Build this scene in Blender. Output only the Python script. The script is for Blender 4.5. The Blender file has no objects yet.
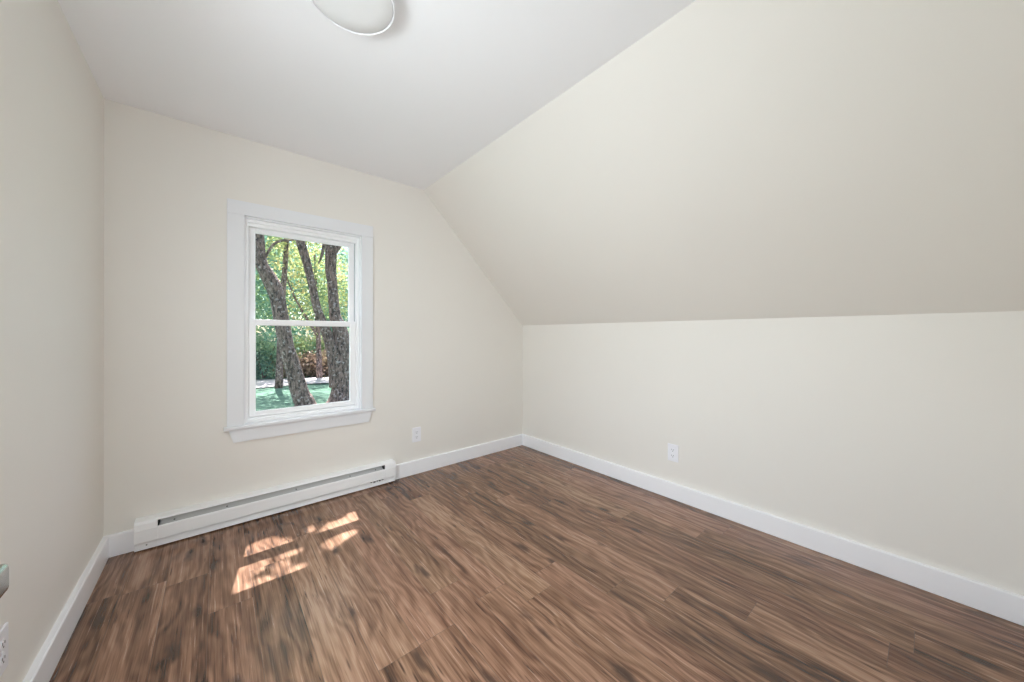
import bpy, bmesh, math, random
import numpy as np
from mathutils import Vector, Matrix

SC = bpy.context.scene
COL = SC.collection

# ------------------------------------------------------------------ camera
cd = bpy.data.cameras.new('camera')
cam = bpy.data.objects.new('camera', cd); COL.objects.link(cam)
cam.location = (0.44826, -2.77429, 1.16717)
cam.rotation_euler = (math.pi/2 + 0.0009, 0, -0.70066)
cd.sensor_width = 36.0
cd.lens = 350.867/1024*36
cd.shift_y = -(341-334.02)/1024
cd.clip_start = 0.02
SC.camera = cam

# ------------------------------------------------------------------ light
SUN_DX, SUN_DY = 0.082, 0.482            # horizontal travel per metre of height
sun_dir = Vector((SUN_DX, SUN_DY, 1)).normalized()
world = bpy.data.worlds.new('sky'); SC.world = world; world.use_nodes = True
wn = world.node_tree.nodes; wl = world.node_tree.links
sky = wn.new('ShaderNodeTexSky'); sky.sky_type = 'NISHITA'; sky.sun_disc = False
sky.sun_elevation = math.asin(sun_dir.z); sky.sun_rotation = math.atan2(SUN_DX, SUN_DY)
sky.air_density = 1.0; sky.dust_density = 2.0; sky.ozone_density = 1.0
wl.new(sky.outputs[0], wn['Background'].inputs[0])
wn['Background'].inputs[1].default_value = 0.45

sd = bpy.data.lights.new('sun', 'SUN'); sd.energy = 19; sd.angle = math.radians(0.4); sd.color = (.97, .96, 1.0)
sun = bpy.data.objects.new('sun', sd); COL.objects.link(sun)
sun.rotation_euler = sun_dir.to_track_quat('Z', 'Y').to_euler()
sun.location = (2, 8, 14)

# fill light added in the open doorway, unseen behind the camera
ad = bpy.data.lights.new('hall_fill_light', 'AREA'); ad.shape = 'RECTANGLE'
ad.size = 0.56; ad.size_y = 1.98; ad.energy = 11.5; ad.color = (.885, .965, 1.0)
al = bpy.data.objects.new('hall_fill_light', ad); COL.objects.link(al)
al.location = (0.535, -3.12, 1.02); al.rotation_euler = (math.radians(103), 0, 0)
# fill light added outside the made-up window in the left wall
bd = bpy.data.lights.new('side_fill_light', 'AREA'); bd.shape = 'RECTANGLE'
bd.size = 0.76; bd.size_y = 1.26; bd.energy = 47; bd.color = (.885, .965, 1.0)
bl = bpy.data.objects.new('side_fill_light', bd); COL.objects.link(bl)
bl.location = (-0.24, -1.88, 1.36); bl.rotation_euler = (math.radians(62), 0, math.radians(-90))
# sky light entering by the window
pd = bpy.data.lights.new('window_portal', 'AREA'); pd.shape = 'RECTANGLE'; pd.size = .66; pd.size_y = 1.26
pd.cycles.is_portal = True
po = bpy.data.objects.new('window_portal', pd); COL.objects.link(po)
po.location = (0.9355, 0.165, 1.25); po.rotation_euler = (math.radians(-90), 0, 0)

vs = SC.view_settings
SC.display_settings.display_device = 'sRGB'
vs.view_transform = 'Standard'; vs.look = 'None'; vs.gamma = 1; vs.use_curve_mapping = False
vs.exposure = 0.07
SC.cycles.max_bounces = 14; SC.cycles.diffuse_bounces = 9; SC.cycles.transparent_max_bounces = 24
SC.cycles.sample_clamp_indirect = 6

# ------------------------------------------------------------------ materials
def new_mat(name):
    m = bpy.data.materials.new(name); m.use_nodes = True
    n = m.node_tree.nodes; l = m.node_tree.links
    return m, n, l, n['Principled BSDF']

def paint(name, col, rough=0.6, bump=0.0, bscale=200, metallic=0, var=0.0):
    m, n, l, b = new_mat(name)
    b.inputs['Roughness'].default_value = rough
    b.inputs['Metallic'].default_value = metallic
    tc = n.new('ShaderNodeTexCoord')
    nz = n.new('ShaderNodeTexNoise'); nz.inputs['Scale'].default_value = 1.7; nz.inputs['Detail'].default_value = 3
    l.new(tc.outputs['Object'], nz.inputs['Vector'])
    r = n.new('ShaderNodeValToRGB')
    r.color_ramp.elements[0].position = .3; r.color_ramp.elements[1].position = .7
    r.color_ramp.elements[0].color = (*[c*(1-var) for c in col], 1)
    r.color_ramp.elements[1].color = (*[min(1, c*(1+var)) for c in col], 1)
    l.new(nz.outputs[0], r.inputs[0]); l.new(r.outputs[0], b.inputs['Base Color'])
    if bump:
        nb = n.new('ShaderNodeTexNoise'); nb.inputs['Scale'].default_value = bscale; nb.inputs['Detail'].default_value = 2
        l.new(tc.outputs['Object'], nb.inputs['Vector'])
        bp = n.new('ShaderNodeBump'); bp.inputs['Strength'].default_value = bump; bp.inputs['Distance'].default_value = .001
        l.new(nb.outputs[0], bp.inputs['Height']); l.new(bp.outputs[0], b.inputs['Normal'])
    return m

M_WALL = paint('cream_wall_paint', (.805, .777, .729), .55, .15, 180, var=.008)
M_CEIL = paint('white_ceiling_paint', (.915, .92, .94), .7, .1, 180, var=.004)
M_TRIM = paint('white_trim_enamel', (.90, .90, .925), .32, var=.004)
M_CASING = paint('white_casing_paint', (.79, .80, .825), .35, var=.004)
M_VINYL = paint('white_window_vinyl', (.95, .95, .96), .28)
M_METAL = paint('white_heater_enamel', (.90, .905, .915), .35)
M_GREY = paint('grey_galvanised_sheet', (.55, .55, .54), .5)
M_DARK = paint('dark_slot', (.03, .03, .03), .6)
M_PLATE = paint('white_outlet_plastic', (.86, .86, .90), .3)
M_LENS = paint('frosted_lamp_diffuser', (.78, .78, .78), .35)
M_NICKEL = paint('brushed_nickel', (.46, .45, .43), .16, metallic=1)
M_TRACK = paint('grey_sash_track', (.45, .46, .48), .5)

def glass_mat():
    m = bpy.data.materials.new('window_glass'); m.use_nodes = True
    n = m.node_tree.nodes; l = m.node_tree.links
    n.remove(n['Principled BSDF'])
    t = n.new('ShaderNodeBsdfTransparent'); t.inputs[0].default_value = (.97, .985, .98, 1)
    g = n.new('ShaderNodeBsdfGlossy'); g.inputs['Roughness'].default_value = .02
    lw = n.new('ShaderNodeLayerWeight'); lw.inputs[0].default_value = .5
    pw = n.new('ShaderNodeMath'); pw.operation = 'POWER'; pw.inputs[1].default_value = 5; l.new(lw.outputs['Facing'], pw.inputs[0])
    f = n.new('ShaderNodeMath'); f.operation = 'MULTIPLY_ADD'; f.inputs[1].default_value = .90; f.inputs[2].default_value = .02; l.new(pw.outputs[0], f.inputs[0])
    x = n.new('ShaderNodeMixShader')
    l.new(f.outputs[0], x.inputs[0]); l.new(t.outputs[0], x.inputs[1]); l.new(g.outputs[0], x.inputs[2])
    l.new(x.outputs[0], n['Material Output'].inputs[0])
    return m
M_GLASS = glass_mat()

def wood_floor():
    m, n, l, b = new_mat('brown_oak_planks')
    def math_(op, a, c=None, d=None):
        q = n.new('ShaderNodeMath'); q.operation = op
        for i, v in enumerate((a, c, d)):
            if v is None: continue
            if isinstance(v, (int, float)): q.inputs[i].default_value = v
            else: l.new(v, q.inputs[i])
        return q.outputs[0]
    uv = n.new('ShaderNodeUVMap'); uv.uv_map = 'plank'
    sep = n.new('ShaderNodeSeparateXYZ'); l.new(uv.outputs[0], sep.inputs[0])
    at = n.new('ShaderNodeAttribute'); at.attribute_name = 'plank_tone'; at.attribute_type = 'GEOMETRY'
    sc_ = n.new('ShaderNodeSeparateColor'); l.new(at.outputs['Color'], sc_.inputs[0])
    rnd, rnd2, rnd3 = sc_.outputs[0], sc_.outputs[1], sc_.outputs[2]
    def coord(sx, sy, off=37.0):
        c = n.new('ShaderNodeCombineXYZ')
        l.new(math_('MULTIPLY', sep.outputs[0], sx), c.inputs[0])
        l.new(math_('MULTIPLY', sep.outputs[1], sy), c.inputs[1])
        l.new(math_('MULTIPLY', rnd, off), c.inputs[2])
        return c.outputs[0]
    def noise(vec, scale, detail=4, rough=.55, dist=0):
        q = n.new('ShaderNodeTexNoise'); q.inputs['Scale'].default_value = scale
        q.inputs['Detail'].default_value = detail; q.inputs['Roughness'].default_value = rough
        q.inputs['Distortion'].default_value = dist
        l.new(vec, q.inputs['Vector']); return q.outputs[0]
    def ramp(fac, stops):
        r = n.new('ShaderNodeValToRGB'); e = r.color_ramp.elements
        while len(e) < len(stops): e.new(.5)
        for i, (p_, c_) in enumerate(stops):
            e[i].position = p_; e[i].color = (*c_, 1) if len(c_) == 3 else c_
        l.new(fac, r.inputs[0]); return r.outputs[0]
    def mix(fac, a, c, mode='MIX'):
        q = n.new('ShaderNodeMix'); q.data_type = 'RGBA'; q.blend_type = mode
        if isinstance(fac, (int, float)): q.inputs[0].default_value = fac
        else: l.new(fac, q.inputs[0])
        for i, v in ((6, a), (7, c)):
            if isinstance(v, tuple): q.inputs[i].default_value = (*v, 1)
            else: l.new(v, q.inputs[i])
        return q.outputs[2]
    # fluid warp bending the grain around knots
    broad = noise(coord(9, 1.6), 1.0, 3, .5, .4)
    warp = noise(coord(7, 2.6, 53), 1.0, 2, .5)
    # growth rings seen as cathedral lines
    ringco = math_('ADD', math_('MULTIPLY', sep.outputs[0], 22), math_('MULTIPLY', warp, 5.5))
    rings = math_('SINE', math_('MULTIPLY', ringco, 6.0))
    rings = math_('MULTIPLY_ADD', rings, .5, .5)
    fine = noise(coord(165, 3.2), 1.0, 5, .65, .3)
    mid = noise(coord(32, 1.7), 1.0, 4, .6, .6)
    tone = math_('ADD', math_('MULTIPLY', broad, .30), math_('MULTIPLY', mid, .42))
    tone = math_('ADD', tone, math_('MULTIPLY', fine, .42))
    tone = math_('ADD', tone, math_('MULTIPLY', rings, .095))
    tone = math_('ADD', tone, math_('MULTIPLY', math_('SUBTRACT', rnd2, .5), .12))
    base = ramp(tone, [(.40, (.022, .009, .004)), (.485, (.082, .040, .020)), (.57, (.165, .088, .047)),
                       (.67, (.270, .158, .092)), (.79, (.40, .255, .160))])
    # dark streaks
    st = noise(coord(55, 1.7, 91), 1.0, 4, .6, .8)
    base = mix(ramp(st, [(.0, (0, 0, 0)), (.62, (0, 0, 0)), (.75, (1, 1, 1))]), base, (.055, .028, .016))
    ck = noise(coord(120, 4.5, 131), 1.0, 3, .55, .5)
    base = mix(ramp(ck, [(.0, (0, 0, 0)), (.65, (0, 0, 0)), (.71, (.85, .85, .85))]), base, (.045, .022, .013))
    # knots
    vo = n.new('ShaderNodeTexVoronoi'); vo.inputs['Scale'].default_value = 1.0; vo.voronoi_dimensions = '3D'
    kw = n.new('ShaderNodeVectorMath'); kw.operation = 'ADD'
    wv = n.new('ShaderNodeTexNoise'); wv.inputs['Scale'].default_value = 2.2; wv.inputs['Detail'].default_value = 4
    kc = coord(9.0, 3.0, 171); l.new(kc, wv.inputs['Vector'])
    wvs = n.new('ShaderNodeVectorMath'); wvs.operation = 'SCALE'; wvs.inputs['Scale'].default_value = .55
    l.new(wv.outputs['Color'], wvs.inputs[0])
    l.new(kc, kw.inputs[0]); l.new(wvs.outputs[0], kw.inputs[1]); l.new(kw.outputs[0], vo.inputs['Vector'])
    kn = ramp(vo.outputs['Distance'], [(.0, (1, 1, 1)), (.10, (.8, .8, .8)), (.23, (0, 0, 0))])
    base = mix(kn, base, (.045, .024, .015))
    v2 = n.new('ShaderNodeTexVoronoi'); v2.inputs['Scale'].default_value = 1.0
    l.new(coord(42, 4.2, 211), v2.inputs['Vector'])
    gate = ramp(noise(coord(6, 2.5, 77), 1.0, 2), [(.50, (0, 0, 0)), (.60, (1, 1, 1))])
    base = mix(math_('MULTIPLY', ramp(v2.outputs['Distance'], [(.0, (1, 1, 1)), (.09, (.9, .9, .9)), (.19, (0, 0, 0))]), gate), base, (.045, .019, .009))
    # per plank tint: some redder-mauve, some yellower
    base = mix(math_('MULTIPLY_ADD', rnd3, .6, .35), base, mix(1.0, base, (1.02, .90, .95), 'MULTIPLY'))
    l.new(base, b.inputs['Base Color'])
    b.inputs['Specular IOR Level'].default_value = .62
    rr = ramp(fine, [(.2, (.20,)*3), (.8, (.30,)*3)]); l.new(rr, b.inputs['Roughness'])
    bp = n.new('ShaderNodeBump'); bp.inputs['Strength'].default_value = .12; bp.inputs['Distance'].default_value = .001
    l.new(fine, bp.inputs['Height']); l.new(bp.outputs[0], b.inputs['Normal'])
    return m
M_FLOOR = wood_floor()
M_SEAM = paint('plank_seam', (.045, .028, .018), .6)

def bark_mat():
    m, n, l, b = new_mat('maple_bark')
    tc = n.new('ShaderNodeTexCoord')
    mp = n.new('ShaderNodeMapping'); mp.inputs['Scale'].default_value = (1, 1, .32); l.new(tc.outputs['Object'], mp.inputs[0])
    a = n.new('ShaderNodeTexNoise'); a.inputs['Scale'].default_value = 22; a.inputs['Detail'].default_value = 6; a.inputs['Distortion'].default_value = .6
    l.new(mp.outputs[0], a.inputs['Vector'])
    r = n.new('ShaderNodeValToRGB'); e = r.color_ramp.elements
    e[0].position = .36; e[0].color = (.045, .027, .022, 1); e[1].position = .62; e[1].color = (.33, .205, .17, 1)
    l.new(a.outputs[0], r.inputs[0])
    li = n.new('ShaderNodeTexNoise'); li.inputs['Scale'].default_value = 15; li.inputs['Detail'].default_value = 5; l.new(tc.outputs['Object'], li.inputs['Vector'])
    r2 = n.new('ShaderNodeValToRGB'); r2.color_ramp.elements[0].position = .56; r2.color_ramp.elements[1].position = .70
    l.new(li.outputs[0], r2.inputs[0])
    x = n.new('ShaderNodeMix'); x.data_type = 'RGBA'; l.new(r2.outputs[0], x.inputs[0]); l.new(r.outputs[0], x.inputs[6])
    x.inputs[7].default_value = (.56, .44, .41, 1)
    l.new(x.outputs[2], b.inputs['Base Color']); b.inputs['Roughness'].default_value = .9
    bp = n.new('ShaderNodeBump'); bp.inputs['Strength'].default_value = 1; bp.inputs['Distance'].default_value = .06
    l.new(a.outputs[0], bp.inputs['Height']); l.new(bp.outputs[0], b.inputs['Normal'])
    return m
M_BARK = bark_mat()

def leaf_mat(name, stops, trans=.5):
    m, n, l, b = new_mat(name)
    g = n.new('ShaderNodeNewGeometry')
    tc = n.new('ShaderNodeTexCoord')
    nz = n.new('ShaderNodeTexNoise'); nz.inputs['Scale'].default_value = .9; nz.inputs['Detail'].default_value = 2
    l.new(tc.outputs['Object'], nz.inputs['Vector'])
    a = n.new('ShaderNodeMath'); a.operation = 'MULTIPLY_ADD'; a.inputs[1].default_value = .45; l.new(g.outputs['Random Per Island'], a.inputs[0])
    s = n.new('ShaderNodeMath'); s.operation = 'MULTIPLY_ADD'; s.inputs[1].default_value = 1.5; s.inputs[2].default_value = -.48; l.new(nz.outputs[0], s.inputs[0])
    l.new(s.outputs[0], a.inputs[2])
    r = n.new('ShaderNodeValToRGB'); e = r.color_ramp.elements
    while len(e) < len(stops): e.new(.5)
    for i, (p_, c_) in enumerate(stops): e[i].position = p_; e[i].color = (*c_, 1)
    l.new(a.outputs[0], r.inputs[0])
    l.new(r.outputs[0], b.inputs['Base Color']); b.inputs['Roughness'].default_value = .45
    t = n.new('ShaderNodeBsdfTranslucent'); l.new(r.outputs[0], t.inputs[0])
    x = n.new('ShaderNodeMixShader'); x.inputs[0].default_value = trans
    l.new(b.outputs[0], x.inputs[1]); l.new(t.outputs[0], x.inputs[2])
    l.new(x.outputs[0], n['Material Output'].inputs[0])
    return m
M_LEAF_G = leaf_mat('green_leaves', [(.1, (.07, .18, .10)), (.45, (.20, .36, .18)), (.75, (.42, .52, .20)), (1, (.68, .68, .32))])
M_LEAF_Y = leaf_mat('yellowing_leaves', [(.1, (.18, .30, .16)), (.45, (.42, .48, .20)), (.75, (.68, .60, .26)), (1, (.70, .46, .22))])
M_LEAF_T = leaf_mat('blue_green_leaves', [(.1, (.10, .22, .17)), (.45, (.22, .40, .30)), (.75, (.44, .58, .36)), (1, (.70, .76, .46))])
M_LEAF_B = leaf_mat('bronze_shrub_leaves', [(.1, (.20, .13, .09)), (.5, (.36, .24, .17)), (1, (.50, .46, .24))])

def grass_mat():
    m, n, l, b = new_mat('lawn_grass')
    tc = n.new('ShaderNodeTexCoord')
    a = n.new('ShaderNodeTexNoise'); a.inputs['Scale'].default_value = 3; a.inputs['Detail'].default_value = 8; l.new(tc.outputs['Object'], a.inputs['Vector'])
    r = n.new('ShaderNodeValToRGB'); e = r.color_ramp.elements
    e[0].position = .35; e[0].color = (.05, .115, .07, 1); e[1].position = .7; e[1].color = (.13, .225, .145, 1)
    l.new(a.outputs[0], r.inputs[0]); l.new(r.outputs[0], b.inputs['Base Color']); b.inputs['Roughness'].default_value = .9
    return m
M_GRASS = grass_mat()
M_ROAD = paint('pale_gravel_drive', (.55, .47, .45), .9, .5, 40, var=.12)
M_SIDING = paint('pale_house_siding', (.7, .7, .68), .6)

# ------------------------------------------------------------------ builders
def link(name, me, mat, parent=None, **props):
    o = bpy.data.objects.new(name, me); COL.objects.link(o)
    for m in (mat if isinstance(mat, (list, tuple)) else [mat]): me.materials.append(m)
    if parent: o.parent = parent
    for k, v in props.items(): o[k] = v
    return o

class MB:
    def __init__(self): self.bm = bmesh.new()
    def box(self, x0, x1, y0, y1, z0, z1, bev=0.0, mat=0, M=None, seg=2):
        r = bmesh.ops.create_cube(self.bm, size=1)
        vv = r['verts']
        for v in vv:
            v.co = Vector(((x0+x1)/2+v.co.x*(x1-x0), (y0+y1)/2+v.co.y*(y1-y0), (z0+z1)/2+v.co.z*(z1-z0)))
        fs = {f for v in vv for f in v.link_faces}
        if bev:
            es = list({e for v in vv for e in v.link_edges})
            rr = bmesh.ops.bevel(self.bm, geom=es, offset=bev, segments=seg, profile=.5, affect='EDGES')
            vv = list({v for f in rr['faces'] for v in f.verts} | {v for v in vv if v.is_valid})
            fs = {f for v in vv for f in v.link_faces}
        for f in fs: f.material_index = mat
        if M is not None:
            for v in {v for f in fs for v in f.verts}: v.co = M @ v.co
        return self
    def prism(self, pts, axis, a, b, mat=0):
        """pts: 2D outline in the other two axes; extruded from a to b along axis."""
        def P(u, v, w):
            return {'x': (w, u, v), 'y': (u, w, v), 'z': (u, v, w)}[axis]
        A = [self.bm.verts.new(P(u, v, a)) for u, v in pts]
        B = [self.bm.verts.new(P(u, v, b)) for u, v in pts]
        fs = [self.bm.faces.new(A), self.bm.faces.new(B[::-1])]
        n = len(pts)
        for i in range(n): fs.append(self.bm.faces.new((A[i], B[i], B[(i+1) % n], A[(i+1) % n])))
        for f in fs: f.material_index = mat
        return self
    def lathe(self, prof, seg=64, M=None, mat=0):
        """prof: list of (r, z)."""
        rings = []
        for r, z in prof:
            if r < 1e-6: rings.append([self.bm.verts.new((0, 0, z))])
            else: rings.append([self.bm.verts.new((r*math.cos(2*math.pi*k/seg), r*math.sin(2*math.pi*k/seg), z)) for k in range(seg)])
        for a, b in zip(rings, rings[1:]):
            for k in range(seg):
                k2 = (k+1) % seg
                if len(a) == 1 and len(b) == 1: continue
                if len(a) == 1: f = self.bm.faces.new((a[0], b[k], b[k2]))
                elif len(b) == 1: f = self.bm.faces.new((a[k], b[0], a[k2]))
                else: f = self.bm.faces.new((a[k], b[k], b[k2], a[k2]))
                f.material_index = mat; f.smooth = True
        if M is not None:
            for r in rings:
                for v in r: v.co = M @ v.co
        return self
    def build(self, name, mat, parent=None, smooth=False, **props):
        bmesh.ops.recalc_face_normals(self.bm, faces=self.bm.faces[:])
        me = bpy.data.meshes.new(name); self.bm.to_mesh(me); self.bm.free()
        if smooth:
            for p in me.polygons: p.use_smooth = True
        return link(name, me, mat, parent, **props)

def empty(name, loc, **props):
    o = bpy.data.objects.new(name, None); COL.objects.link(o); o.location = loc
    for k, v in props.items(): o[k] = v
    return o

def rebase(root):
    """children were modelled in world space: keep them there."""
    bpy.context.view_layer.update()
    for c in root.children: c.matrix_parent_inverse = root.matrix_world.inverted()

# ------------------------------------------------------------------ room
W, H, ZK, XS = 2.9345, 2.40, 1.261, 1.802
YB, T = -3.06, .16                     # rear wall plane, wall thickness
YH = -4.5                              # end of the hall
WX0, WX1, WZ0, WZ1 = .583, 1.288, .578, 1.912

# floor: one face per plank
def build_floor():
    rng = random.Random(11)
    w = .152; x_off = 1.335 - 9*w
    ends = {9: -1.495, 8: -1.335, 14: -2.293, 15: -2.68, 12: -.62, 16: -1.52}
    V, F, UV, TN = [], [], [], []
    zt = 0.0; g = .0006
    k = 0; x = x_off - 4*w; k = -4
    while x < W+.25:
        L = 1.22
        e = ends.get(k, -(.3+.62*rng.random()))
        while e < .4: e += L
        y = e
        while y > YH-.1:
            y0 = y-L
            a, b = max(x, -.72)+g, min(x+w, 3.1)-g
            c, d = max(y0, YH)+g, min(y, .0)-g
            if b-a > .01 and d-c > .01:
                i = len(V)
                V += [(a, c, zt), (b, c, zt), (b, d, zt), (a, d, zt)]
                F.append((i, i+1, i+2, i+3))
                o = rng.random()*40; sgn = rng.choice((-1, 1))
                UV += [(sgn*(px-x)+o, sgn*(py-y0)+o*1.7) for px, py in ((a, c), (b, c), (b, d), (a, d))]
                TN.append((rng.random(), rng.random(), rng.random(), 1))
            y = y0
        x += w; k += 1
    n_pl = len(F)
    i = len(V)                                        # bed under the planks: shows as the dark seams
    for z in (-.0008, -.06):
        V += [(-.72, YH, z), (3.1, YH, z), (3.1, T, z), (-.72, T, z)]
    F += [(i, i+1, i+2, i+3), (i+7, i+6, i+5, i+4)] + [(i+j, i+4+j, i+4+(j+1) % 4, i+(j+1) % 4) for j in range(4)]
    me = bpy.data.meshes.new('floor'); me.from_pydata(V, [], F)
    uvl = me.uv_layers.new(name='plank'); at = me.attributes.new('plank_tone', 'FLOAT_COLOR', 'FACE')
    for j in range(n_pl):
        at.data[j].color = TN[j]
        for q in range(4): uvl.data[j*4+q].uv = UV[j*4+q]
    for j in range(len(F)): me.polygons[j].material_index = 0 if j < n_pl else 1
    link('floor', me, [M_FLOOR, M_SEAM], kind='structure')
build_floor()

# window wall, with the opening
b = MB()
b.prism([(-T, -.06), (WX0, -.06), (WX0, H+T), (-T, H+T)], 'y', 0, T)
b.prism([(WX1, -.06), (W+T, -.06), (W+T, ZK+T*.4), (XS+T*.4, H+T), (WX1, H+T)], 'y', 0, T)
b.prism([(WX0, WZ1), (WX1, WZ1), (WX1, H+T), (WX0, H+T)], 'y', 0, T)
b.prism([(WX0, -.06), (WX1, -.06), (WX1, WZ0), (WX0, WZ0)], 'y', 0, T)
b.build('wall_back', M_WALL, kind='structure')
LY0, LY1, LZ0, LZ1 = -2.27, -1.49, .68, 1.94      # opening for the added side window
b = MB()
b.box(-T, 0, YB-.1, LY0, -.06, H+.1); b.box(-T, 0, LY1, 0, -.06, H+.1)
b.box(-T, 0, LY0, LY1, -.06, LZ0); b.box(-T, 0, LY0, LY1, LZ1, H+.1)
b.build('wall_left', M_WALL, kind='structure')
MB().prism([(W, -.06), (W+T, -.06), (W+T, ZK+T*.42), (W, ZK)], 'y', YB-.1, 0).build('wall_right', M_WALL, kind='structure')
MB().prism([(W, ZK), (W+T, ZK+T*.42), (XS+T*.42, H+T), (XS, H)], 'y', YB-.1, 0).build('wall_slope', M_WALL, kind='structure')
MB().prism([(-T, H), (XS, H), (XS+T*.42, H+T), (-T, H+T)], 'y', YB-.1, 0).build('ceiling', M_CEIL, kind='structure')
# rear wall with the doorway the camera stands in
b = MB()
DX0, DX1, DZ = .24, .83, 2.05
b.box(0, DX0, YB-.1, YB, 0, H)
b.box(DX0, DX1, YB-.1, YB, DZ, H)
b.prism([(DX1, 0), (W, 0), (W, ZK), (XS, H), (DX1, H)], 'y', YB-.1, YB)
b.build('wall_rear', M_WALL, kind='structure')
# short hall beyond the doorway
b = MB()
b.box(-.72, 3.1, YH-.1, YH, -.06, H+.1); b.box(-.82, -.72, YH-.1, YB-.1, -.06, H+.1)
b.box(3.1, 3.2, YH-.1, YB-.1, -.06, H+.1); b.box(-.72, -T, YB-.12, YB-.1, -.06, H+.1)
b.build('wall_hall', M_WALL, kind='structure')
MB().box(-.82, 3.2, YH-.1, YB-.1, H+.1, H+.2).build('ceiling_hall', M_CEIL, kind='structure')

# baseboards
BH, BT = .114, .021
def board(name, pts_axis):
    pass
prof = lambda s: [(0, .002), (s*BT, .002), (s*BT, BH-.004), (s*(BT-.004), BH), (0, BH)]
b = MB()
b.prism(prof(-1), 'x', 0, .113); b.prism(prof(-1), 'x', 1.536, W)
b.build('baseboard_back', M_TRIM, kind='structure')
MB().prism(prof(1), 'y', YB, -BT).build('baseboard_left', M_TRIM, kind='structure')
MB().prism([(W+u, v) for u, v in prof(-1)], 'y', YB, -BT).build('baseboard_right', M_TRIM, kind='structure')

# ------------------------------------------------------------------ window
win = empty('window_1', (.9355, 0, .60), kind='structure')
CT = -.019
b = MB()                                               # flat casing, head across the two legs
b.box(.4985, WX0, CT, 0, .60, 1.912, .0015); b.box(WX1, 1.3725, CT, 0, .60, 1.912, .0015)
b.box(.4985, 1.3725, CT-.0005, 0, 1.9125, 1.998, .0015)
b.build('window_casing', M_CASING, win)
MB().box(.482, 1.389, -.036, 0, .579, .600, .004).box(WX0, WX1, -.001, .05, .579, .600).build('window_stool', M_CASING, win)
MB().prism([(.507, .5788), (.530, .499), (1.343, .499), (1.366, .5788)], 'y', -.019, 0).build('window_apron', M_CASING, win)
# white jamb box and vinyl frame
b = MB()
jt = .006
b.box(WX0, WX0+jt, .0, T-.01, .60, WZ1); b.box(WX1-jt, WX1, .0, T-.01, .60, WZ1)
b.box(WX0, WX1, .0, T-.01, WZ1-jt, WZ1); b.box(WX0, WX1, .05, T+.02, .578, .60)
b.build('window_jamb', M_TRIM, win)
fx0, fx1, fz0, fz1 = WX0+jt, WX1-jt, .60, WZ1-jt
b = MB()
def ring(b, x0, x1, z0, z1, y0, y1, wl_, wr, wb, wt, bev=.002):
    b.box(x0, x0+wl_, y0, y1, z0, z1, bev); b.box(x1-wr, x1, y0, y1, z0, z1, bev)
    b.box(x0+wl_-.001, x1-wr+.001, y0+.0003, y1-.0003, z0, z0+wb, bev); b.box(x0+wl_-.001, x1-wr+.001, y0+.0003, y1-.0003, z1-wt, z1, bev)
ring(b, fx0, fx1, fz0, fz1, .030, .046, .014, .014, .014, .020)        # inner lip
ring(b, fx0, fx1, fz0, fz1, .046, .125, .020, .020, .028, .040)       # main frame
b.box(fx0+.020, fx0+.026, .081, .087, fz0+.028, fz1-.04, .001); b.box(fx1-.026, fx1-.020, .081, .087, fz0+.028, fz1-.04, .001)
b.build('window_frame', M_VINYL, win)
b = MB()                                               # grey slot of the balance track beside the sashes
b.box(fx0+.0195, fx0+.0205, .052, .080, 1.262, fz1-.042); b.box(fx1-.0205, fx1-.0195, .052, .080, 1.262, fz1-.042)
b.build('sash_track', M_TRACK, win)
sx0, sx1 = fx0+.021, fx1-.021
low = MB(); ring(low, sx0, sx1, .630, 1.265, .052, .080, .035, .035, .033, .038, .003)
low.box(sx0+.006, sx1-.006, .047, .053, .634, .642, .001)
low = low.build('lower_sash', M_VINYL, win)
MB().box(sx0+.03, sx1-.03, .0675, .0705, .655, 1.232).build('pane', M_GLASS, low)
up = MB(); ring(up, sx0, sx1, 1.228, fz1-.038, .088, .116, .035, .035, .038, .030, .003)
up.box(sx0+.01, sx1-.01, .112, .130, 1.230, 1.262, .003)
up = up.build('upper_sash', M_VINYL, win)
MB().box(sx0+.03, sx1-.03, .1035, .1065, 1.26, fz1-.064).build('pane', M_GLASS, up)
# raised strip the light catches along the sash glazing
b = MB(); ring(b, sx0+.029, sx1-.029, .657, 1.231, .058, .068, .008, .008, .008, .006, .0015); b.build('glazing_bead', M_VINYL, low)
b = MB(); ring(b, sx0+.029, sx1-.029, 1.259, fz1-.063, .094, .104, .008, .008, .006, .008, .0015); b.build('glazing_bead', M_VINYL, up)
rebase(win)

win2 = empty('added_side_window', (0, (LY0+LY1)/2, LZ0), kind='structure')  # unseen window, made up to let the side fill light in
b = MB()
b.box(0, .019, LY0-.085, LY0, LZ0, LZ1); b.box(0, .019, LY1, LY1+.085, LZ0, LZ1); b.box(0, .0195, LY0-.085, LY1+.085, LZ1, LZ1+.085)
b.box(0, .036, LY0-.1, LY1+.1, LZ0-.021, LZ0); b.box(0, .019, LY0-.08, LY1+.08, LZ0-.1, LZ0-.021)
b.build('window_casing', M_TRIM, win2)
b = MB()
for y0, y1, z0, z1 in ((LY0, LY0+.03, LZ0, LZ1), (LY1-.03, LY1, LZ0, LZ1), (LY0, LY1, LZ0, LZ0+.03), (LY0, LY1, LZ1-.03, LZ1), (LY0, LY1, 1.40, 1.44)):
    b.box(-.10, -.06, y0, y1, z0, z1)
b.build('window_frame', M_VINYL, win2)
rebase(win2)

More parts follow.
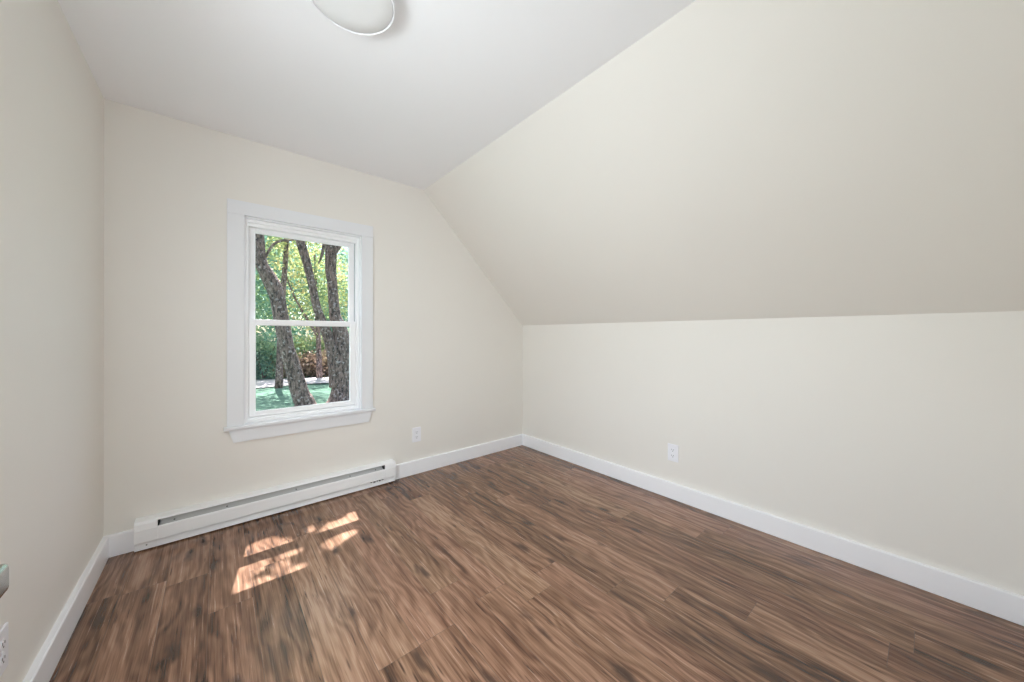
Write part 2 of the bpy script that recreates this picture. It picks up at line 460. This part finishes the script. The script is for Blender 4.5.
# ------------------------------------------------------------------ baseboard heater
HX0, HX1 = .116, 1.533
CL, CR = .205, 1.449
heat = empty('baseboard_heater', ((HX0+HX1)/2, 0, 0), category='heater',
             label='long white electric baseboard heater on the wall under the window')
cap = [(-.0005, .008), (-.053, .008), (-.051, .049), (-.070, .054), (-.070, .119), (-.065, .150), (-.058, .163), (-.045, .166), (-.0005, .168)]
b = MB()
b.prism([(-.0005, .008), (-.006, .008), (-.006, .160), (-.0005, .160)], 'x', CL, CR)         # back plate
b.prism([(-.0005, .168), (-.045, .166), (-.058, .163), (-.0635, .1555), (-.061, .1545), (-.052, .1595), (-.0005, .161)], 'x', CL, CR)   # top lip
b.prism([(-.034, .008), (-.052, .008), (-.040, .066), (-.034, .066)], 'x', CL, CR)           # toe strip
b.prism([(-.0005, .008), (-.052, .008), (-.052, .011), (-.0005, .011)], 'x', CL, CR)
b.build('body', M_METAL, heat)
MB().prism([(-.066, .053), (-.070, .053), (-.070, .119), (-.067, .124), (-.064, .124), (-.066, .118)], 'x', CL, CR).build('front_panel', M_METAL, heat)
MB().prism([(-.020, .150), (-.052, .112), (-.052, .106), (-.016, .148)], 'x', CL+.012, CR-.012).build('deflector', M_GREY, heat)
for x in (.27, .50, .86, 1.20, 1.385):
    MB().lathe([(0, .0022), (.003, .0015), (.0042, 0)], 10, Matrix.Translation((x, -.040, .1275)) @ Matrix.Rotation(math.radians(40), 4, 'X')).build('screw', M_DARK, heat)
b = MB()                                               # finned element low inside
b.box(CL+.01, CR-.01, -.038, -.030, .066, .074)
for i in range(70):
    x = CL+.05+i*(CR-CL-.1)/69; b.box(x, x+.0006, -.048, -.014, .05, .10)
b.build('heating_element', M_GREY, heat)
for (a, c) in ((HX0, CL), (CR, HX1)):
    e = MB().prism(cap, 'x', a, c).build('end_cap', M_METAL, heat)
    md = e.modifiers.new('bevel', 'BEVEL'); md.width = .0012; md.segments = 2
    MB().box((a+.004) if a < 1 else a+.001, (c-.001) if a < 1 else c-.004, -.0712, -.0695, .1185, .1200).build('crease', M_METAL, e)
    if a < 1:
        MB().lathe([(0, .002), (.0028, .0015), (.0036, 0)], 12, Matrix.Translation((.162, -.052, .030)) @ Matrix.Rotation(math.radians(90), 4, 'X')).build('screw', M_DARK, e)
# dark inner returns seen at both ends of the outlet slot
MB().box(CL+.0002, CL+.005, -.06, -.01, .122, .156).build('slot_end', M_DARK, heat)
MB().box(CR-.008, CR-.0002, -.06, -.01, .122, .156).build('slot_end', M_DARK, heat)
for i, (x, w_) in enumerate(((1.345, .012), (1.366, .016), (1.390, .010), (1.407, .014), (1.427, .016))):
    MB().box(x, x+w_, -.0495, -.042, .0385-.003*(i % 2), .050).build('vent_slot', M_DARK, heat)
rebase(heat)

# ------------------------------------------------------------------ outlets
def outlet(loc, rz, label):
    """modelled facing -Y at the origin, its plate centred"""
    r = empty('wall_outlet', loc, category='outlet', label=label)
    MB().box(-.038, .038, -.006, 0, -.061, .061, .0025).build('cover_plate', M_PLATE, r)
    for s in (-1, 1):
        b = MB()
        pts = [(.0165*math.cos(t)*1.0, s*.0205+.0145*max(-.82, min(.82, math.sin(t)))*1.0) for t in [2*math.pi*k/24 for k in range(24)]]
        b.prism(pts, 'y', -.0078, -.004)
        f = b.build('receptacle', M_PLATE, r)
        b = MB(); zc = s*.0205
        b.box(-.0080, -.0056, -.0082, -.0070, zc-.001, zc+.0075); b.box(.0056, .0080, -.0082, -.0070, zc-.001, zc+.0065)
        b.lathe([(0, .0012), (.0028, .001), (.003, 0)], 12, Matrix.Translation((0, -.0070, zc-.0075)) @ Matrix.Rotation(math.radians(90), 4, 'X'))
        b.build('socket_slot', M_DARK, f)
    MB().lathe([(0, .0015), (.002, .0013), (.003, 0)], 12, Matrix.Translation((0, -.006, 0)) @ Matrix.Rotation(math.radians(90), 4, 'X')).build('screw', M_METAL, r)
    r.rotation_euler = (0, 0, rz)
    return r
outlet((1.737, 0, .325), 0, 'white duplex wall outlet on the window wall, just right of the heater')
outlet((W, -1.605, .325), math.radians(-90), 'white duplex wall outlet low on the right knee wall')
outlet((0, -1.155, .305), math.radians(90), 'white duplex wall outlet low on the left wall, cut off by the picture edge')

# ------------------------------------------------------------------ ceiling lamp
lx, ly, lr = .8165, -1.454, .146
lamp = empty('ceiling_lamp', (lx, ly, H), category='lamp', label='round white flush disc lamp mounted on the flat ceiling')
LM = Matrix.Translation((lx, ly, H)) @ Matrix.Rotation(math.pi, 4, 'X')
MB().lathe([(0, 0), (lr-.008, 0), (lr-.006, .030), (lr, .034), (lr, .047), (lr-.0015, .0485), (lr-.0045, .0485), (lr-.0055, .047), (lr-.0055, .036)], 96, LM).build('trim_ring', M_TRIM, lamp)
MB().lathe([(lr-.0055, .036), (lr-.0085, .036), (lr-.0085, .0455), (lr-.010, .047), (lr*.6, .048), (0, .0482)], 96, LM).build('diffuser', M_LENS, lamp)
rebase(lamp)

# ------------------------------------------------------------------ door beside the camera
door = empty('door_1', (.222, YB, 0), kind='structure')
b = MB(); b.box(.165, .205, -3.03, -2.135, .01, 2.02, .002)
for z0, z1 in ((.22, .80), (1.05, 1.86)):
    for y0, y1 in ((-2.80, -2.56), (-2.49, -2.25)): b.box(.203, .208, y0, y1, z0, z1, .004)
b.build('door_leaf', M_TRIM, door)
hd = MB()
hd.box(.2045, .213, -2.222, -2.166, .892, .948, .003)
hd.lathe([(.010, 0), (.009, .050)], 24, Matrix.Translation((.212, -2.183, .920)) @ Matrix.Rotation(math.radians(90), 4, 'Y'))
hd.box(.2607, .2876, -2.292, -2.166, .9055, .9355, .006, seg=3)
hd = hd.build('door_handle', M_NICKEL, door)
rebase(door)

# ------------------------------------------------------------------ outside
GZ = -.80
def plane(name, x0, x1, y0, y1, z, mat, nx=1, ny=1, wob=0, seed=0, th=.1, **props):
    rng = random.Random(seed); b = bmesh.new()
    g = [[b.verts.new((x0+(x1-x0)*i/nx, y0+(y1-y0)*j/ny, z+rng.uniform(-wob, wob))) for j in range(ny+1)] for i in range(nx+1)]
    for i in range(nx):
        for j in range(ny): b.faces.new((g[i][j], g[i+1][j], g[i+1][j+1], g[i][j+1]))
    me = bpy.data.meshes.new(name); b.to_mesh(me); b.free()
    for p in me.polygons: p.use_smooth = True
    return link(name, me, mat, **props)
plane('lawn', -25, 40, .3, 60, GZ, M_GRASS, 60, 60, .02, 3, kind='structure')
# curved pale drive crossing beyond the trees
b = bmesh.new(); prev = None
for i in range(41):
    x = -18+i*1.4; yc = 13.9-.22*(x-2)+.4*math.sin(x*.5)
    hw = 1.25+.2*math.sin(x*1.3)
    cur = (b.verts.new((x, yc-hw, GZ+.03)), b.verts.new((x, yc+hw, GZ+.03)))
    if prev: b.faces.new((prev[0], cur[0], cur[1], prev[1]))
    prev = cur
me = bpy.data.meshes.new('gravel_drive'); b.to_mesh(me); b.free()
link('gravel_drive', me, M_ROAD, kind='structure')

nprng = np.random.default_rng(5)
def leaves_mesh(name, centers, size, mat, parent, keep=None, **props):
    """rhombus leaves, random orientation"""
    n = len(centers)
    c = np.asarray(centers, float)
    a = nprng.normal(size=(n, 3)); a /= np.linalg.norm(a, axis=1)[:, None]
    t = nprng.normal(size=(n, 3)); u = np.cross(a, t); u /= np.linalg.norm(u, axis=1)[:, None]
    s = (np.asarray(size)*nprng.uniform(.7, 1.35, n))[:, None]
    v = np.stack([c+a*s*.5, c+u*s*.32, c-a*s*.5, c-u*s*.32], 1)
    if keep is not None:
        k = keep(v); v = v[k]; n = len(v)
    me = bpy.data.meshes.new(name)
    me.vertices.add(n*4); me.vertices.foreach_set('co', v.reshape(-1))
    me.loops.add(n*4); me.loops.foreach_set('vertex_index', np.arange(n*4, dtype=np.int32))
    me.polygons.add(n); me.polygons.foreach_set('loop_start', np.arange(0, n*4, 4, dtype=np.int32))
    me.polygons.foreach_set('loop_total', np.full(n, 4, dtype=np.int32))
    me.update(); me.validate()
    return link(name, me, mat, parent, **props)

def clumps(center, radii, n_clump, per, r_clump, shell=.35):
    """leaf centres gathered in clumps inside an ellipsoid"""
    d = nprng.normal(size=(n_clump, 3)); d /= np.linalg.norm(d, axis=1)[:, None]
    q = (shell+(1-shell)*nprng.random(n_clump)**.6)[:, None]
    cc = np.array(center)+d*q*np.array(radii)
    o = nprng.normal(size=(n_clump, per, 3))*r_clump*.5
    return (cc[:, None, :]+o).reshape(-1, 3)

def tube(b, path, seg=18, seed=0, rough=.06, ell=1.0):
    """path: (x,y,z,r); lumpy tapered limb appended to bmesh b"""
    rng = random.Random(seed); P = []
    n = len(path)
    def cr(p0, p1, p2, p3, t):
        return .5*((2*p1)+(-p0+p2)*t+(2*p0-5*p1+4*p2-p3)*t*t+(-p0+3*p1-3*p2+p3)*t**3)
    A = [np.array(q, float) for q in path]
    for i in range(n-1):
        p0, p1, p2, p3 = A[max(i-1, 0)], A[i], A[i+1], A[min(i+2, n-1)]
        st = 4
        for k in range(st): P.append(cr(p0, p1, p2, p3, k/st))
    P.append(A[-1]); rings = []
    ph = [rng.uniform(0, 6.28) for _ in range(4)]
    for i, q in enumerate(P):
        d = P[min(i+1, len(P)-1)][:3]-P[max(i-1, 0)][:3]; d /= np.linalg.norm(d)
        ax = np.cross(d, (0, 1, 0)); ax /= np.linalg.norm(ax); ay = np.cross(d, ax)
        rg = []
        for k in range(seg):
            t = 2*math.pi*k/seg
            rr = q[3]*(1+rough*(math.sin(3*t+ph[0]+q[2]*.7)+.6*math.sin(5*t+ph[1]-q[2]*1.3)+.5*math.sin(2*t+q[2]*3+ph[2]))+rng.uniform(-.4, .4)*rough)
            rg.append(b.verts.new(q[:3]+ax*rr*math.cos(t)+ay*rr*math.sin(t)))
        rings.append(rg)
    for a, c in zip(rings, rings[1:]):
        for k in range(seg):
            f = b.faces.new((a[k], a[(k+1) % seg], c[(k+1) % seg], c[k])); f.smooth = True
    f = b.faces.new(rings[-1]); f = b.faces.new(rings[0][::-1])

def trunk_obj(name, tubes, parent, seed=1, mat=M_BARK, rough=.06):
    b = bmesh.new()
    for i, t in enumerate(tubes): tube(b, t, seed=seed+i, rough=rough)
    bmesh.ops.recalc_face_normals(b, faces=b.faces[:])
    me = bpy.data.meshes.new(name); b.to_mesh(me); b.free()
    return link(name, me, mat, parent)

# openings cut in the leaves so the sun reaches the floor (outline of each sun fleck, metres)
FLECKS = [[(0.554, -0.477), (0.573, -0.385), (0.625, -0.342), (0.7, -0.348), (0.726, -0.391), (0.779, -0.462), (0.726, -0.486), (0.628, -0.495)],
          [(0.513, -0.768), (0.533, -0.557), (0.661, -0.558), (0.644, -0.627), (0.6, -0.652), (0.563, -0.681), (0.542, -0.746)],
          [(0.542, -0.799), (0.562, -0.711), (0.611, -0.71), (0.686, -0.737), (0.734, -0.731), (0.791, -0.726), (0.777, -0.771), (0.732, -0.794), (0.685, -0.798), (0.633, -0.816)],
          [(0.667, -0.631), (0.72, -0.625), (0.732, -0.669), (0.711, -0.723), (0.676, -0.706)],
          [(0.895, -0.476), (0.942, -0.427), (1.005, -0.385), (1.077, -0.396), (1.099, -0.349), (1.156, -0.343), (1.142, -0.475), (1.014, -0.499)],
          [(0.903, -0.596), (1.027, -0.554), (1.084, -0.576), (1.08, -0.604), (1.01, -0.619), (0.978, -0.65), (0.935, -0.686), (0.91, -0.654)],
          [(0.858, -0.356), (0.889, -0.366), (0.894, -0.42), (0.867, -0.419)],
          [(0.695, -0.569), (0.787, -0.565), (0.786, -0.596), (0.702, -0.596)],
          [(0.503, -0.787), (0.518, -0.78), (0.545, -0.801), (0.522, -0.804)]]
def in_poly(px, py, poly):
    r = np.zeros(px.shape, bool); n = len(poly)
    for i in range(n):
        x0, y0 = poly[i]; x1, y1 = poly[(i+1) % n]
        c = ((y0 > py) != (y1 > py)) & (px < (x1-x0)*(py-y0)/((y1-y0) or 1e-9)+x0)
        r ^= c
    return r
def clear_of_flecks(v):
    q = np.concatenate([v, v.mean(1, keepdims=True), (v+np.roll(v, 1, 1))/2], 1)
    fx = q[..., 0]-SUN_DX*q[..., 2]; fy = q[..., 1]-SUN_DY*q[..., 2]
    bad = np.zeros(len(v), bool)
    for p in FLECKS: bad |= in_poly(fx, fy, p).any(1)
    return ~bad

Y0 = 8.0
# leaning tree, left in the window
t1 = empty('leaning_tree', (2.31, Y0, GZ), category='tree',
           label='mossy grey tree trunk leaning left, nearest the left side of the window')
tr = [(2.33, Y0, -1.0, .40), (2.29, Y0, -.80, .29), (2.26, Y0, -.62, .235), (2.19, Y0, -.48, .215), (2.08, Y0, -.04, .195), (1.98, Y0, .41, .18), (1.87, Y0, .84, .17),
      (1.78, Y0, 1.38, .172), (1.71, Y0, 1.80, .168), (1.62, Y0, 2.28, .17), (1.46, Y0, 2.64, .165), (1.32, Y0, 2.98, .12), (1.25, Y0, 3.65, .112), (1.15, Y0-.2, 4.6, .10), (1.2, Y0-.6, 5.8, .07)]
br = [(1.30, Y0, 2.95, .05), (1.39, Y0-.02, 3.10, .034), (1.48, Y0-.05, 3.31, .032), (1.59, Y0-.1, 3.48, .032), (1.76, Y0-.1, 3.58, .030), (1.95, Y0-.1, 3.62, .022), (2.2, Y0-.1, 3.75, .015)]
big = [(1.15, Y0-.2, 4.6, .08), (1.3, 6.4, 5.2, .07), (1.4, 4.8, 5.4, .05), (1.3, 3.2, 5.2, .03), (1.2, 2.2, 4.9, .015)]
trunk_obj('trunk', [tr, br, big], t1, 3)
shade_leaves = np.stack([nprng.uniform(.5, 1.9, 26000), nprng.uniform(.9, 2.9, 26000), nprng.uniform(4.2, 5.2, 26000)], 1)  # unseen leaf layer added overhead to shade the floor around the flecks
crown = clumps((1.0, 6.6, 7.2), (3.0, 3.0, 2.0), 90, 60, .7)
leaves_mesh('foliage', np.concatenate([shade_leaves, crown]), np.concatenate([np.full(len(shade_leaves), .055), np.full(len(crown), .13)]), M_LEAF_Y, t1, clear_of_flecks)
rebase(t1)
# twin stemmed tree, right in the window
t2 = empty('twin_trunk_tree', (3.2, Y0, GZ), category='tree',
           label='thick tree dividing low into two trunks, at the right side of the window')
m1 = [(3.08, Y0, -.3, .22), (3.04, Y0, .13, .19), (2.92, Y0, .81, .150), (2.79, Y0, 1.26, .128), (2.67, Y0, 1.59, .109), (2.55, Y0, 1.94, .102), (2.44, Y0, 2.53, .100), (2.31, Y0, 3.11, .104), (2.16, Y0, 3.65, .107), (1.95, Y0, 4.6, .09), (1.9, Y0+.2, 6.2, .06)]
m2 = [(3.25, Y0+.05, -1.05, .66), (3.24, Y0+.05, -.85, .52), (3.25, Y0+.05, -.66, .42), (3.24, Y0+.05, -.28, .315), (3.22, Y0+.05, .12, .27), (3.21, Y0+.05, .80, .23), (3.12, Y0+.05, 1.40, .186), (3.04, Y0+.05, 1.62, .158), (3.00, Y0+.05, 1.96, .142), (2.96, Y0+.05, 2.58, .127), (2.92, Y0+.05, 3.0, .137), (2.93, Y0+.05, 3.62, .152), (2.9, Y0+.05, 4.6, .13), (3.0, Y0, 6.3, .08)]
m3 = [(2.98, Y0, 3.45, .08), (3.10, Y0-.05, 3.64, .062), (3.20, Y0-.1, 3.9, .052), (3.5, Y0-.3, 4.8, .04)]
m4 = [(2.53, Y0-.3, 3.05, .014), (2.57, Y0-.3, 3.15, .022), (2.63, Y0-.3, 3.37, .036), (2.66, Y0-.25, 3.77, .037), (2.5, Y0-.1, 4.3, .045), (2.05, Y0, 4.6, .05)]
trunk_obj('trunk', [m1, m2, m3, m4], t2, 21)
leaves_mesh('foliage', clumps((3.2, 7.0, 7.6), (3.0, 3.0, 2.3), 100, 60, .7), .14, M_LEAF_G, t2, clear_of_flecks)
rebase(t2)

def tree(x, y, r, h, mat, lean, label, n=110, per=52, size=.16, low=.25):
    """a background tree: crown from low*h up to h"""
    t = empty('leafy_tree', (x, y, GZ), category='tree', label=label, group='trees beyond the drive')
    tk = [(x, y, GZ-.1, .13), (x+lean*.3, y, GZ+h*.3, .09), (x+lean*.8, y, GZ+h*.6, .08), (x+lean, y, GZ+h*.9, .03)]
    trunk_obj('trunk', [tk, [(x+lean*.3, y, GZ+h*.3, .07), (x+lean*.3-.9, y-.3, GZ+h*.55, .04), (x-1.4, y-.4, GZ+h*.75, .015)]], t, int(x*7)+5)
    zc = GZ+h*(1+low)/2
    leaves_mesh('foliage', clumps((x+lean*.6, y, zc), (r, r*.9, h*(1-low)/2), n, per, .75), size, mat, t)
    rebase(t)
tree(-1.6, 15.5, 2.3, 8.5, M_LEAF_T, .3, 'blue green leafy tree beyond the drive, far left of the others', 110)
tree(.9, 17.5, 2.4, 9.0, M_LEAF_T, .3, 'blue green leafy tree behind the leaning trunk', 130)
tree(3.1, 20.5, 2.5, 10., M_LEAF_G, -.2, 'slim green tree seen between the leaning trunk and the twin trunks', 130)
tree(5.3, 19.0, 2.0, 6.4, M_LEAF_T, .2, 'leafy green tree behind the twin trunks', 120)
tree(8.6, 18.5, 2.4, 8.5, M_LEAF_G, -.3, 'green leafy tree rightmost beyond the drive', 100)
tree(2.2, 12.6, 1.5, 8.6, M_LEAF_Y, .3, 'yellowing tree with leaves high over the drive, above the leaning trunk', 80, 44, .13, .52)
tree(4.0, 14.8, 1.3, 6.2, M_LEAF_Y, -.2, 'yellow green tree just right of the middle trunk', 80, 44, .13, .38)

tree(-.5, 25, 3.0, 10, M_LEAF_G, .3, 'far green tree at the left behind the nearer trees', 110, 50, .24, .02)
tree(4.2, 27, 3.2, 11, M_LEAF_T, .2, 'far blue green tree between the trunks behind the nearer trees', 120, 50, .24, .02)
tree(8.8, 26, 3.0, 10, M_LEAF_T, -.2, 'far blue green tree at the right behind the nearer trees', 110, 50, .24, .02)

def shrub(x, y, rx, h, mat, label, n=60, per=60, size=.12):
    s = empty('shrub', (x, y, GZ), category='shrub', label=label, group='shrubs along the drive')
    leaves_mesh('foliage', clumps((x, y, GZ+h*.48), (rx, rx*.7, h*.52), n, per, .35, .2), size, mat, s)
    b = bmesh.new()
    for k in range(5):
        a = k*1.3; tube(b, [(x, y, GZ-.05, .03), (x+.3*rx*math.cos(a), y+.3*rx*math.sin(a), GZ+h*.35, .02), (x+.7*rx*math.cos(a), y+.6*rx*math.sin(a), GZ+h*.7, .01)], 6, k)
    me = bpy.data.meshes.new('stems'); b.to_mesh(me); b.free(); link('stems', me, M_BARK, s)
    rebase(s)
shrub(.6, 16.6, 1.2, 2.4, M_LEAF_T, 'dark green shrub at the left end of the drive edge')
shrub(2.1, 16.4, 1.1, 2.2, M_LEAF_T, 'low dark green shrub behind the leaning trunk', 70)
shrub(3.5, 16.0, .9, .95, M_LEAF_B, 'bronze brown shrub between the trunks')
shrub(4.5, 15.6, .9, 1.0, M_LEAF_B, 'bronze shrub nearest the twin trunks')
shrub(4.1, 17.2, 1.6, 1.9, M_LEAF_Y, 'yellow green shrub standing behind the bronze shrubs', 80)
shrub(6.6, 15.8, 1.2, 1.8, M_LEAF_T, 'green shrub at the right end of the drive edge')
shrub(-1.2, 16.8, 1.2, 2.0, M_LEAF_G, 'bright green shrub farthest left by the drive')
